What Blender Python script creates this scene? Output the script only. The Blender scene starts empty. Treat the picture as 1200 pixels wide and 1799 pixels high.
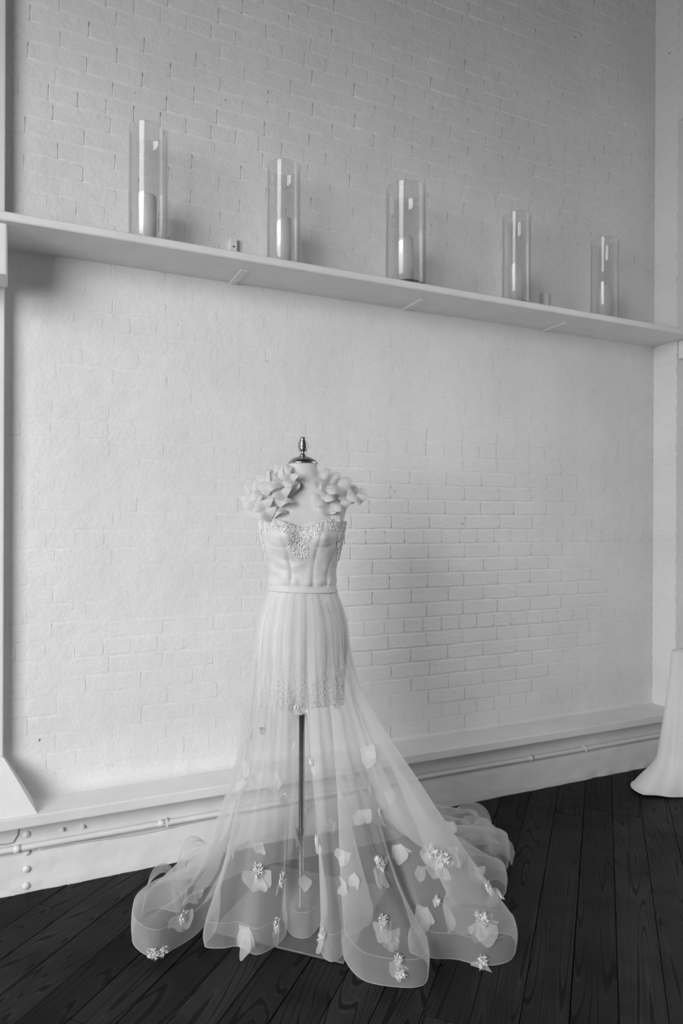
import bpy, bmesh, math, random
import numpy as np
from mathutils import Vector, Matrix, noise

# ------------------------------------------------------------------ camera
SC = bpy.context.scene
COL = SC.collection
CAM_POS = Vector((0.0, -2.8, 1.31))
cd = bpy.data.cameras.new('camera')
cam = bpy.data.objects.new('camera', cd)
COL.objects.link(cam)
cd.sensor_fit = 'VERTICAL'
cd.sensor_height = 36.0
cd.sensor_width = 24.0
cd.lens = 36.0 * 1210.52 / 1799.0
cd.shift_y = 17.5 / 1799.0
cd.clip_start = 0.05
RT = Vector((0.9079007, -0.4191608, 0.0045234))
UP = Vector((-0.0033903, 0.0034479, 0.9999883))
FW = Vector((0.4191715, 0.9079054, -0.0017093))
M = Matrix(((RT.x, UP.x, -FW.x, CAM_POS.x), (RT.y, UP.y, -FW.y, CAM_POS.y), (RT.z, UP.z, -FW.z, CAM_POS.z), (0, 0, 0, 1)))
cam.matrix_world = M
SC.camera = cam

# ------------------------------------------------------------------ world, lights, exposure
SC.view_settings.view_transform = 'Standard'
SC.view_settings.look = 'None'
SC.view_settings.gamma = 1.0
SC.view_settings.use_curve_mapping = False
SC.view_settings.exposure = -0.1
SC.cycles.transparent_max_bounces = 40
SC.cycles.max_bounces = 8
SC.cycles.diffuse_bounces = 4
w = bpy.data.worlds.new('overcast_sky')
SC.world = w
w.use_nodes = True
w.node_tree.nodes['Background'].inputs[0].default_value = (0.8, 0.8, 0.8, 1)
w.node_tree.nodes['Background'].inputs[1].default_value = 0.85


def area_light(name, loc, target, sx, sy, power, spread=180.0):
    l = bpy.data.lights.new(name, 'AREA')
    l.shape = 'RECTANGLE'
    l.size, l.size_y = sx, sy
    l.energy = power
    l.spread = math.radians(spread)
    o = bpy.data.objects.new(name, l)
    COL.objects.link(o)
    o.location = loc
    o.rotation_euler = (Vector(target) - Vector(loc)).to_track_quat('-Z', 'Y').to_euler()
    return o


# daylight through the tall window of the left wall (out of frame) and the window beside the brick corner
area_light('daylight_left_window', (-2.95, -3.05, 2.0), (1.1, 0.0, 0.6), 2.3, 2.6, 80, 98)
area_light('daylight_right_window', (3.60, -1.35, 2.0), (-1.0, -1.3, 0.5), 1.2, 2.5, 14, 104)

RNG = random.Random(7)

# ------------------------------------------------------------------ material helpers


def mat(name):
    m = bpy.data.materials.new(name)
    m.use_nodes = True
    nt = m.node_tree
    nt.nodes.clear()
    out = nt.nodes.new('ShaderNodeOutputMaterial')
    return m, nt, out


def node(nt, kind, **kw):
    n = nt.nodes.new(kind)
    for k, v in kw.items():
        if k in ('operation', 'blend_type', 'data_type', 'noise_dimensions', 'feature', 'distance', 'wave_type', 'interpolation_type'):
            setattr(n, k, v)
        else:
            key = int(k[1:]) if k[0] == 'i' and k[1:].isdigit() else k.replace('_', ' ')
            n.inputs[key].default_value = v
    return n


def ramp(nt, src, stops):
    r = nt.nodes.new('ShaderNodeValToRGB')
    e = r.color_ramp.elements
    while len(e) < len(stops):
        e.new(0.5)
    for k, (p, v) in enumerate(stops):
        e[k].position = p
        e[k].color = (v, v, v, 1)
    nt.links.new(src, r.inputs[0])
    return r.outputs[0]


def plain(name, g, rough=0.6, metal=0.0, noise_amt=0.08, noise_scale=30.0, bump=0.0, bump_scale=80.0, sheen=0.0, spec=0.5):
    m, nt, out = mat(name)
    p = nt.nodes.new('ShaderNodeBsdfPrincipled')
    p.inputs['Roughness'].default_value = rough
    p.inputs['Metallic'].default_value = metal
    p.inputs['Specular IOR Level'].default_value = spec
    if sheen:
        p.inputs['Sheen Weight'].default_value = sheen
    tc = nt.nodes.new('ShaderNodeTexCoord')
    n1 = node(nt, 'ShaderNodeTexNoise', Scale=noise_scale, Detail=5.0)
    nt.links.new(tc.outputs['Object'], n1.inputs['Vector'])
    c = ramp(nt, n1.outputs['Fac'], [(0.3, g * (1 - noise_amt)), (0.7, min(1, g * (1 + noise_amt)))])
    nt.links.new(c, p.inputs['Base Color'])
    if bump:
        n2 = node(nt, 'ShaderNodeTexNoise', Scale=bump_scale, Detail=6.0)
        nt.links.new(tc.outputs['Object'], n2.inputs['Vector'])
        b = node(nt, 'ShaderNodeBump', Strength=1.0, Distance=bump)
        nt.links.new(n2.outputs['Fac'], b.inputs['Height'])
        nt.links.new(b.outputs['Normal'], p.inputs['Normal'])
    nt.links.new(p.outputs[0], out.inputs[0])
    return m


def sheer(name, g, fac0, fac1, trans=0.5):
    """woven sheer cloth: see-through face on, denser where the weave is seen edge on"""
    m, nt, out = mat(name)
    d = nt.nodes.new('ShaderNodeBsdfDiffuse')
    d.inputs[0].default_value = (g, g, g, 1)
    t = nt.nodes.new('ShaderNodeBsdfTranslucent')
    t.inputs[0].default_value = (g, g, g, 1)
    mx = nt.nodes.new('ShaderNodeMixShader')
    mx.inputs[0].default_value = trans
    nt.links.new(d.outputs[0], mx.inputs[1])
    nt.links.new(t.outputs[0], mx.inputs[2])
    tr = nt.nodes.new('ShaderNodeBsdfTransparent')
    lw = nt.nodes.new('ShaderNodeLayerWeight')
    lw.inputs[0].default_value = 0.5
    mr = nt.nodes.new('ShaderNodeMapRange')
    mr.inputs[1].default_value = 0.15
    mr.inputs[2].default_value = 0.95
    mr.inputs[3].default_value = fac0
    mr.inputs[4].default_value = fac1
    nt.links.new(lw.outputs['Facing'], mr.inputs[0])
    tc = nt.nodes.new('ShaderNodeTexCoord')
    n1 = node(nt, 'ShaderNodeTexNoise', Scale=9.0, Detail=3.0)
    nt.links.new(tc.outputs['Object'], n1.inputs['Vector'])
    mm = node(nt, 'ShaderNodeMath', operation='MULTIPLY')
    rr = ramp(nt, n1.outputs['Fac'], [(0.3, 0.85), (0.7, 1.0)])
    nt.links.new(mr.outputs[0], mm.inputs[0])
    nt.links.new(rr, mm.inputs[1])
    m2 = nt.nodes.new('ShaderNodeMixShader')
    nt.links.new(mm.outputs[0], m2.inputs[0])
    nt.links.new(tr.outputs[0], m2.inputs[1])
    nt.links.new(mx.outputs[0], m2.inputs[2])
    nt.links.new(m2.outputs[0], out.inputs[0])
    return m


def brick_paint():
    m, nt, out = mat('white_painted_brick')
    p = nt.nodes.new('ShaderNodeBsdfPrincipled')
    p.inputs['Roughness'].default_value = 0.55
    p.inputs['Specular IOR Level'].default_value = 0.25
    geo = nt.nodes.new('ShaderNodeNewGeometry')
    n1 = node(nt, 'ShaderNodeTexNoise', Scale=3.0, Detail=6.0)
    n2 = node(nt, 'ShaderNodeTexNoise', Scale=26.0, Detail=2.0)
    n3 = node(nt, 'ShaderNodeTexNoise', Scale=70.0, Detail=8.0, Roughness=0.65)
    for n in (n1, n2, n3):
        nt.links.new(geo.outputs['Position'], n.inputs['Vector'])
    base = ramp(nt, n1.outputs['Fac'], [(0.3, 0.70), (0.7, 0.77)])
    # pits where the paint has flaked
    pit = ramp(nt, n2.outputs['Fac'], [(0.765, 1.0), (0.79, 0.25)])
    mul = nt.nodes.new('ShaderNodeMixRGB')
    mul.blend_type = 'MULTIPLY'
    mul.inputs[0].default_value = 1.0
    nt.links.new(base, mul.inputs[1])
    nt.links.new(pit, mul.inputs[2])
    nt.links.new(mul.outputs[0], p.inputs['Base Color'])
    n4 = node(nt, 'ShaderNodeTexNoise', Scale=14.0, Detail=4.0)
    nt.links.new(geo.outputs['Position'], n4.inputs['Vector'])
    b1 = node(nt, 'ShaderNodeBump', Strength=0.7, Distance=0.007)
    nt.links.new(n4.outputs['Fac'], b1.inputs['Height'])
    b = node(nt, 'ShaderNodeBump', Strength=0.8, Distance=0.003)
    nt.links.new(n3.outputs['Fac'], b.inputs['Height'])
    nt.links.new(b1.outputs['Normal'], b.inputs['Normal'])
    nt.links.new(b.outputs['Normal'], p.inputs['Normal'])
    nt.links.new(p.outputs[0], out.inputs[0])
    return m


def wood_floor():
    m, nt, out = mat('dark_stained_pine')
    p = nt.nodes.new('ShaderNodeBsdfPrincipled')
    p.inputs['Specular IOR Level'].default_value = 0.10
    tc = nt.nodes.new('ShaderNodeTexCoord')
    oi = nt.nodes.new('ShaderNodeObjectInfo')
    off = node(nt, 'ShaderNodeVectorMath', operation='SCALE')
    cmb = nt.nodes.new('ShaderNodeCombineXYZ')
    mu = node(nt, 'ShaderNodeMath', operation='MULTIPLY', i1=37.0)
    nt.links.new(oi.outputs['Random'], mu.inputs[0])
    for k in range(3):
        nt.links.new(mu.outputs[0], cmb.inputs[k])
    add = node(nt, 'ShaderNodeVectorMath', operation='ADD')
    nt.links.new(tc.outputs['Object'], add.inputs[0])
    nt.links.new(cmb.outputs[0], add.inputs[1])
    mp = nt.nodes.new('ShaderNodeMapping')
    mp.inputs['Scale'].default_value = (15.0, 1.1, 1.0)
    nt.links.new(add.outputs[0], mp.inputs['Vector'])
    field = node(nt, 'ShaderNodeTexNoise', Scale=0.55, Detail=1.2, Roughness=0.4, Distortion=0.25)
    nt.links.new(mp.outputs[0], field.inputs['Vector'])
    s = node(nt, 'ShaderNodeMath', operation='MULTIPLY', i1=170.0)
    nt.links.new(field.outputs['Fac'], s.inputs[0])
    sn = node(nt, 'ShaderNodeMath', operation='SINE')
    nt.links.new(s.outputs[0], sn.inputs[0])
    grain = ramp(nt, sn.outputs[0], [(0.0, 0.019), (0.5, 0.028), (0.9, 0.006)])
    mp2 = nt.nodes.new('ShaderNodeMapping')
    mp2.inputs['Scale'].default_value = (160.0, 5.0, 1.0)
    nt.links.new(add.outputs[0], mp2.inputs['Vector'])
    fine = node(nt, 'ShaderNodeTexNoise', Scale=1.0, Detail=4.0)
    nt.links.new(mp2.outputs[0], fine.inputs['Vector'])
    ff = ramp(nt, fine.outputs['Fac'], [(0.3, 0.7), (0.7, 1.25)])
    blot = node(nt, 'ShaderNodeTexNoise', Scale=5.0, Detail=4.0)
    nt.links.new(add.outputs[0], blot.inputs['Vector'])
    bb = ramp(nt, blot.outputs['Fac'], [(0.28, 0.5), (0.55, 1.1)])
    tone = ramp(nt, oi.outputs['Random'], [(0.0, 0.6), (1.0, 1.45)])
    cur = grain
    for f in (ff, bb, tone):
        mm = nt.nodes.new('ShaderNodeMixRGB')
        mm.blend_type = 'MULTIPLY'
        mm.inputs[0].default_value = 1.0
        nt.links.new(cur, mm.inputs[1])
        nt.links.new(f, mm.inputs[2])
        cur = mm.outputs[0]
    nt.links.new(cur, p.inputs['Base Color'])
    rg = ramp(nt, fine.outputs['Fac'], [(0.3, 0.42), (0.7, 0.6)])
    nt.links.new(rg, p.inputs['Roughness'])
    b = node(nt, 'ShaderNodeBump', Strength=0.35, Distance=0.0015)
    nt.links.new(fine.outputs['Fac'], b.inputs['Height'])
    nt.links.new(b.outputs['Normal'], p.inputs['Normal'])
    nt.links.new(p.outputs[0], out.inputs[0])
    return m


def thin_glass():
    m, nt, out = mat('clear_glass')
    tr = nt.nodes.new('ShaderNodeBsdfTransparent')
    le = nt.nodes.new('ShaderNodeLayerWeight')
    le.inputs[0].default_value = 0.5
    nt.links.new(ramp(nt, le.outputs['Facing'], [(0.0, 0.975), (0.7, 0.955), (1.0, 0.62)]), tr.inputs[0])
    gl = nt.nodes.new('ShaderNodeBsdfGlossy')
    gl.inputs['Roughness'].default_value = 0.015
    gl.inputs['Color'].default_value = (1, 1, 1, 1)
    tc = nt.nodes.new('ShaderNodeTexCoord')
    n1 = node(nt, 'ShaderNodeTexNoise', Scale=6.0, Detail=1.0)
    nt.links.new(tc.outputs['Object'], n1.inputs['Vector'])
    b = node(nt, 'ShaderNodeBump', Strength=0.12, Distance=0.004)
    nt.links.new(n1.outputs['Fac'], b.inputs['Height'])
    nt.links.new(b.outputs['Normal'], gl.inputs['Normal'])
    lw = nt.nodes.new('ShaderNodeLayerWeight')
    lw.inputs[0].default_value = 0.5
    p5 = node(nt, 'ShaderNodeMath', operation='POWER', i1=5.0)
    nt.links.new(lw.outputs['Facing'], p5.inputs[0])
    fr = node(nt, 'ShaderNodeMath', operation='MULTIPLY_ADD', i1=0.75, i2=0.034)
    nt.links.new(p5.outputs[0], fr.inputs[0])
    mx = nt.nodes.new('ShaderNodeMixShader')
    nt.links.new(fr.outputs[0], mx.inputs[0])
    nt.links.new(tr.outputs[0], mx.inputs[1])
    nt.links.new(gl.outputs[0], mx.inputs[2])
    nt.links.new(mx.outputs[0], out.inputs[0])
    return m


MAT = {
    'brick': brick_paint(),
    'paint': plain('white_gloss_paint', 0.74, 0.45, noise_amt=0.04, noise_scale=8, bump=0.0015, bump_scale=25, spec=0.3),
    'plaster': plain('white_wall_plaster', 0.72, 0.7, noise_amt=0.04, noise_scale=4),
    'ceiling': plain('dark_unseen_ceiling', 0.12, 0.7),  # unseen ceiling, kept dark to cut bounce light on the upper wall
    'wood': wood_floor(),
    'subfloor': plain('dark_floor_gap', 0.012, 0.8),
    'glass': thin_glass(),
    'wax': plain('ivory_candle_wax', 0.55, 0.5, noise_amt=0.03),
    'dark': plain('dark_vase_base', 0.10, 0.6, noise_amt=0.3, noise_scale=120),
    'wick': plain('charred_wick', 0.03, 0.9),
    'satin': plain('ivory_satin', 0.56, 0.5, noise_amt=0.03, noise_scale=12, bump=0.006, bump_scale=18, sheen=0.1, spec=0.3),
    'form': plain('white_form_jersey', 0.55, 0.7, noise_amt=0.03, bump=0.0006, bump_scale=300),
    'metal': plain('brushed_nickel', 0.40, 0.28, metal=1.0, noise_amt=0.1, noise_scale=60),
    'gunmetal': plain('dark_metal_tube', 0.22, 0.3, metal=1.0, noise_amt=0.1, noise_scale=60),
    'steel': plain('grey_steel_plate', 0.20, 0.45, metal=0.6, noise_amt=0.1, noise_scale=14),
    'bead': plain('glass_seed_beads', 0.8, 0.15, noise_amt=0.25, noise_scale=140, spec=0.9),
    'lace': plain('white_lace', 0.86, 0.7, noise_amt=0.1, noise_scale=90),
    'linen': plain('white_linen', 0.70, 0.75, noise_amt=0.04, noise_scale=5, bump=0.002, bump_scale=30, sheen=0.2),
    'tulle': sheer('white_tulle', 0.80, 0.37, 0.68),
    'band': sheer('white_horsehair_braid', 0.80, 0.40, 0.74),
    'organza': sheer('white_organza', 0.84, 0.55, 0.92),
    'ruffle': sheer('ivory_chiffon', 0.64, 0.93, 1.0, 0.2),
    'cable': plain('grey_cable', 0.35, 0.6),
}

# ------------------------------------------------------------------ mesh helpers


def link(name, me, m, parent=None, smooth=False):
    o = bpy.data.objects.new(name, me)
    if m is not None and len(me.materials) == 0:
        me.materials.append(m)
    if parent is not None:
        o.parent = parent
    COL.objects.link(o)
    if smooth:
        me.polygons.foreach_set('use_smooth', [True] * len(me.polygons))
    return o


def pmesh(name, verts, faces):
    me = bpy.data.meshes.new(name)
    me.from_pydata([tuple(v) for v in verts], [], faces)
    me.update()
    return me


def tag(o, label=None, cat=None, group=None, kind=None):
    if label:
        o['label'] = label
    if cat:
        o['category'] = cat
    if group:
        o['group'] = group
    if kind:
        o['kind'] = kind
    return o


def empty(name, loc, rz=0.0):
    o = bpy.data.objects.new(name, None)
    o.location = loc
    o.rotation_euler = (0, 0, rz)
    COL.objects.link(o)
    return o


def box_bm(bm, x0, x1, y0, y1, z0, z1, bevel=0.0):
    r = bmesh.ops.create_cube(bm, size=1.0)
    vs = r['verts']
    for v in vs:
        v.co = Vector(((x0 + x1) / 2 + v.co.x * (x1 - x0), (y0 + y1) / 2 + v.co.y * (y1 - y0), (z0 + z1) / 2 + v.co.z * (z1 - z0)))
    if bevel:
        es = list({e for v in vs for e in v.link_edges})
        bmesh.ops.bevel(bm, geom=es, offset=bevel, segments=2, affect='EDGES', profile=0.6)


def bm_obj(name, bm, m, parent=None, smooth=False):
    me = bpy.data.meshes.new(name)
    bm.normal_update()
    bm.to_mesh(me)
    bm.free()
    return link(name, me, m, parent, smooth)


def box(name, x0, x1, y0, y1, z0, z1, m, parent=None, bevel=0.0):
    bm = bmesh.new()
    box_bm(bm, x0, x1, y0, y1, z0, z1, bevel)
    return bm_obj(name, bm, m, parent)


def grid_mesh(name, P, closed_u=False):
    """P[u][s] -> quad grid"""
    nu, ns = P.shape[0], P.shape[1]
    vs = P.reshape(-1, 3)
    fs = []
    for a in range(nu if closed_u else nu - 1):
        b = (a + 1) % nu
        for s in range(ns - 1):
            fs.append((a * ns + s, b * ns + s, b * ns + s + 1, a * ns + s + 1))
    return pmesh(name, vs.tolist(), fs)


def lathe_mesh(name, prof, n=32, caps=True, ax=(0, 0)):
    vs, fs = [], []
    for (r, z) in prof:
        for k in range(n):
            a = 2 * math.pi * k / n
            vs.append((ax[0] + r * math.cos(a), ax[1] + r * math.sin(a), z))
    for j in range(len(prof) - 1):
        for k in range(n):
            k2 = (k + 1) % n
            fs.append((j * n + k, j * n + k2, (j + 1) * n + k2, (j + 1) * n + k))
    if caps:
        fs.append(tuple(reversed(range(n))))
        fs.append(tuple((len(prof) - 1) * n + k for k in range(n)))
    return pmesh(name, vs, fs)


def tube_mesh(name, pts, r, n=8, closed=False):
    P = [Vector(p) for p in pts]
    vs, fs = [], []
    N = len(P)
    up = Vector((0, 0, 1))
    for i in range(N):
        if closed:
            d = (P[(i + 1) % N] - P[i - 1])
        else:
            d = P[min(i + 1, N - 1)] - P[max(i - 1, 0)]
        if d.length < 1e-9:
            d = Vector((1, 0, 0))
        d.normalize()
        a = d.cross(up)
        if a.length < 1e-3:
            a = d.cross(Vector((0, 1, 0)))
        a.normalize()
        b = a.cross(d)
        for k in range(n):
            t = 2 * math.pi * k / n
            vs.append(P[i] + a * (r * math.cos(t)) + b * (r * math.sin(t)))
    for i in range(N if closed else N - 1):
        j = (i + 1) % N
        for k in range(n):
            k2 = (k + 1) % n
            fs.append((i * n + k, j * n + k, j * n + k2, i * n + k2))
    if not closed:
        fs.append(tuple(range(n)))
        fs.append(tuple(reversed(range((N - 1) * n, N * n))))
    return pmesh(name, vs, fs)


# ------------------------------------------------------------------ room shell
XC = 3.232          # right corner of the back wall
SILL_Z = 0.288
WTOP = 4.75
XL = -3.0
YB = -6.6


def struct(o):
    o['kind'] = 'structure'
    return o


COURSE = 0.0695
Z0 = 0.645 - 6 * COURSE


def smoothstep(a, b, x):
    t = max(0.0, min(1.0, (x - a) / (b - a)))
    return t * t * (3 - 2 * t)


def relief(x, z):
    """how proud the bricks stand of the painted joints at this spot of the back wall, metres"""
    low = math.exp(-(((x - 2.0) / 0.80) ** 2 + ((z - 0.95) / 0.62) ** 2))
    up = smoothstep(2.3, 2.8, z)
    return 0.0007 + 0.0056 * low + 0.0016 * up + 0.0006 * noise.noise(Vector((x * 1.3, z * 1.7, 4.0)))


def mortar(x, z):
    """joint surface: mostly a little behind the brick faces, filled flush with paint here and there"""
    return 0.0016 * noise.noise(Vector((x * 5.0, z * 9.0, 1.5))) + 0.0010 * noise.noise(Vector((x * 23, z * 23, 7.5)))


# back wall: painted joint bed, a finely uneven sheet at y = 0 with a solid back
nx, nz = 300, 340
xs = np.linspace(-0.75, XC, nx)
zs = np.linspace(0.10, WTOP, nz)
vs = []
for x in xs:
    for z in zs:
        vs.append((x, -mortar(x, z), z))
fs = []
for a in range(nx - 1):
    for b in range(nz - 1):
        fs.append((a * nz + b, (a + 1) * nz + b, (a + 1) * nz + b + 1, a * nz + b + 1))
nb = len(vs)
vs += [(-0.75, 0.2, 0.1), (XC, 0.2, 0.1), (XC, 0.2, WTOP), (-0.75, 0.2, WTOP)]
fs.append((nb + 1, nb, nb + 3, nb + 2))
wall_back = struct(link('wall_back', pmesh('wall_back', vs, fs), MAT['brick'], smooth=True))
wall_back.data.polygons[-1].use_smooth = False


UNIT = 0.0025


def brick_geo(L, H, rng, edge=0.0042):
    """face of one painted brick: wobbly soft-edged slab, unit depth 1 (scaled by the object), facing -Y"""
    ring = []
    n = 5
    for k in range(n):
        ring.append((-L / 2 + L * k / n, -H / 2))
    for k in range(3):
        ring.append((L / 2, -H / 2 + H * k / 3))
    for k in range(n):
        ring.append((L / 2 - L * k / n, H / 2))
    for k in range(3):
        ring.append((-L / 2, H / 2 - H * k / 3))
    nr = len(ring)
    vs, fs = [], []
    for (x, z) in ring:
        jx, jz = rng.uniform(-0.0016, 0.0016), rng.uniform(-0.0030, 0.0026)
        end = abs(abs(x) - L / 2) < 1e-6 and abs(z) < H * 0.4
        vs.append((x + jx * (not end), (-0.75 if end else 2.0) * UNIT, z + jz))
    for (x, z) in ring:
        e = edge * rng.uniform(0.5, 1.5)
        sx = max(0.0, 1 - 2 * e * 0.6 / L)
        sz = max(0.0, 1 - 2 * e / H)
        vs.append((x * sx, UNIT * (-1.0 + rng.uniform(-0.15, 0.15)), z * sz))
    vs.append((0, -UNIT, 0))
    for k in range(nr):
        k2 = (k + 1) % nr
        fs.append((k, k2, nr + k2, nr + k))
        fs.append((nr + k, nr + k2, 2 * nr))
    return vs, fs


JOINT = 0.0055
PERP = 0.0006
BL, HL = 0.205, 0.1025
brick_vars = [brick_geo(BL - PERP, COURSE - JOINT, RNG) for _ in range(10)]
header_vars = [brick_geo(HL - PERP, COURSE - JOINT, RNG) for _ in range(6)]


def courses(x0, x1, z0, z1, zbase, rng):
    """running bond with a header course every sixth; yields (x centre, z centre, length)"""
    k = math.floor((z0 - zbase) / COURSE)
    while zbase + k * COURSE < z1:
        zc = zbase + (k + 0.5) * COURSE
        Lk = HL if k % 6 == 2 else BL
        off = (0.25 if k % 6 == 2 else 0.5 * (k % 2)) * Lk + rng.uniform(-0.012, 0.012)
        x = x0 - off
        while x < x1 - 0.02:
            a, b = max(x, x0), min(x + Lk, x1)
            if b - a > 0.03:
                yield ((a + b) / 2, zc, b - a, Lk)
            x += Lk
        k += 1


cells = []
for (xc, zc, L, Lk) in courses(-0.2, XC, SILL_Z - 0.02, 4.6, Z0, RNG):
    d = Vector((xc, 0, zc)) - CAM_POS
    zz = d.dot(FW)
    u = 600 + 1210.5 * d.dot(RT) / zz
    v = 917 - 1210.5 * d.dot(UP) / zz
    inside = -20 < u < 1200 and -10 < v < 1799
    area = L * COURSE * abs(d.y) / (zz ** 3)
    clear = not (2.26 < zc < 2.33) and zc > SILL_Z + 0.02
    cells.append((area if inside and clear else 0.0, xc, zc, L, Lk))
cells.sort(key=lambda c: -c[0])
bmesh_cache = {}
stuff_v, stuff_f = [], []
for i, (area, xc, zc, L, Lk) in enumerate(cells):
    vi = RNG.randrange(10) if Lk == BL else RNG.randrange(6)
    var = (brick_vars if Lk == BL else header_vars)[vi]
    base = Lk - PERP
    sx = max(0.02, L - PERP) / base
    kc = round((zc - Z0) / COURSE - 0.5)
    wob = noise.noise(Vector((xc * 1.1, kc * 3.7, 2.0)))
    pr = max(0.0003, relief(xc, zc) * (1.0 + 0.9 * wob) * RNG.uniform(0.9, 1.1))
    tilt = (0.006 + 0.022 * noise.noise(Vector((xc * 0.9, kc * 5.1, 9.0)))) + RNG.uniform(-0.003, 0.003) * min(1.0, pr / 0.003)
    rz = RNG.uniform(-0.0006, 0.0006) * min(1.0, pr / 0.003)
    if i < 298 and area > 0:
        key = (Lk, vi)
        if key not in bmesh_cache:
            bmesh_cache[key] = pmesh('brick', *var)
            bmesh_cache[key].materials.append(MAT['brick'])
            bmesh_cache[key].polygons.foreach_set('use_smooth', [len(p.vertices) == 4 for p in bmesh_cache[key].polygons])
        o = bpy.data.objects.new('brick', bmesh_cache[key])
        o.parent = wall_back
        o.location = (xc, 0, zc)
        o.scale = (sx, pr / UNIT, 1)
        o.rotation_euler = (tilt, 0, rz)
        COL.objects.link(o)
    else:
        Mx = Matrix.Translation((xc, 0, zc)) @ Matrix.Rotation(rz, 4, 'Z') @ Matrix.Rotation(tilt, 4, 'X') @ Matrix.Diagonal((sx, pr / UNIT, 1, 1))
        n0 = len(stuff_v)
        stuff_v += [tuple(Mx @ Vector(p)) for p in var[0]]
        stuff_f += [tuple(n0 + q for q in f) for f in var[1]]
bw = link('brickwork', pmesh('brickwork', stuff_v, stuff_f), MAT['brick'], wall_back)
bw.data.polygons.foreach_set('use_smooth', [len(p.vertices) == 4 for p in bw.data.polygons])
bw['kind'] = 'stuff'

# right wall: brick return from the corner to the window jamb, then the window
RET = 0.155
JX = XC + 0.32
bm = bmesh.new()
box_bm(bm, XC, JX, -RET, 0.2, -0.02, WTOP)
wall_right = struct(bm_obj('wall_right', bm, MAT['brick']))
bm = bmesh.new()
box_bm(bm, XC, JX, -2.05, -RET, -0.02, 0.58)
box_bm(bm, XC, JX, -2.05, -RET, 3.5, WTOP)
box_bm(bm, XC, JX, YB, -2.05, -0.02, WTOP)
bm_obj('wall_panel', bm, MAT['plaster'], wall_right)
ret_vars = [brick_geo(RET - 0.004, COURSE - JOINT, RNG) for _ in range(6)]
ret_mesh = []
for v_, f_ in ret_vars:
    me = pmesh('brick', v_, f_)
    me.materials.append(MAT['brick'])
    me.polygons.foreach_set('use_smooth', [len(p.vertices) == 4 for p in me.polygons])
    ret_mesh.append(me)
k = 0
zc = Z0 + 0.5 * COURSE + 2 * COURSE
while zc < 4.6:
    if not 2.28 < zc < 2.34:
        o = bpy.data.objects.new('brick', ret_mesh[k % 6])
        o.parent = wall_right
        o.location = (XC, -RET / 2, zc)
        o.rotation_euler = (0, 0, -math.pi / 2)
        o.scale = (1, RNG.uniform(0.5, 1.6), 1)
        COL.objects.link(o)
    zc += COURSE
    k += 1

# window beside the corner: jamb casing, sill, sash frame and glass
win = struct(empty('window_1', (JX, -1.1, 0.58)))
box('window_sill', -0.315, 0.05, -0.93, 0.935, -0.005, 0.035, MAT['paint'], win, 0.004)
box('window_frame', -0.02, 0.03, -0.95, -0.88, 0.03, 2.80, MAT['paint'], win, 0.004)
box('window_frame', -0.02, 0.03, 0.86, 0.925, 0.03, 2.80, MAT['paint'], win, 0.004)
box('window_frame', -0.02, 0.03, -0.88, 0.86, 2.72, 2.80, MAT['paint'], win, 0.004)
box('window_frame', -0.02, 0.03, -0.88, 0.86, 1.36, 1.42, MAT['paint'], win, 0.004)
box('pane', 0.0, 0.004, -0.88, 0.86, 0.03, 1.36, MAT['glass'], win)
box('pane', 0.0, 0.004, -0.88, 0.86, 1.42, 2.72, MAT['glass'], win)

# the rest of the shell (behind the camera)
bm = bmesh.new()
box_bm(bm, XL - 0.2, XL, -1.65, 0.2, 0, WTOP)
box_bm(bm, XL - 0.2, XL, YB, -4.95, 0, WTOP)
box_bm(bm, XL - 0.2, XL, -4.95, -1.65, 0, 0.55)
box_bm(bm, XL - 0.2, XL, -4.95, -1.65, 3.4, WTOP)
struct(bm_obj('wall_left', bm, MAT['plaster']))
struct(box('wall_rear', XL - 0.2, JX, YB - 0.2, YB, 0, WTOP, MAT['plaster']))
struct(box('wall_side', XL - 0.2, -0.75, 0.0, 0.2, 0, WTOP, MAT['plaster']))
struct(box('ceiling', XL - 0.2, JX, YB - 0.2, 0.2, WTOP, WTOP + 0.1, MAT['ceiling']))

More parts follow.
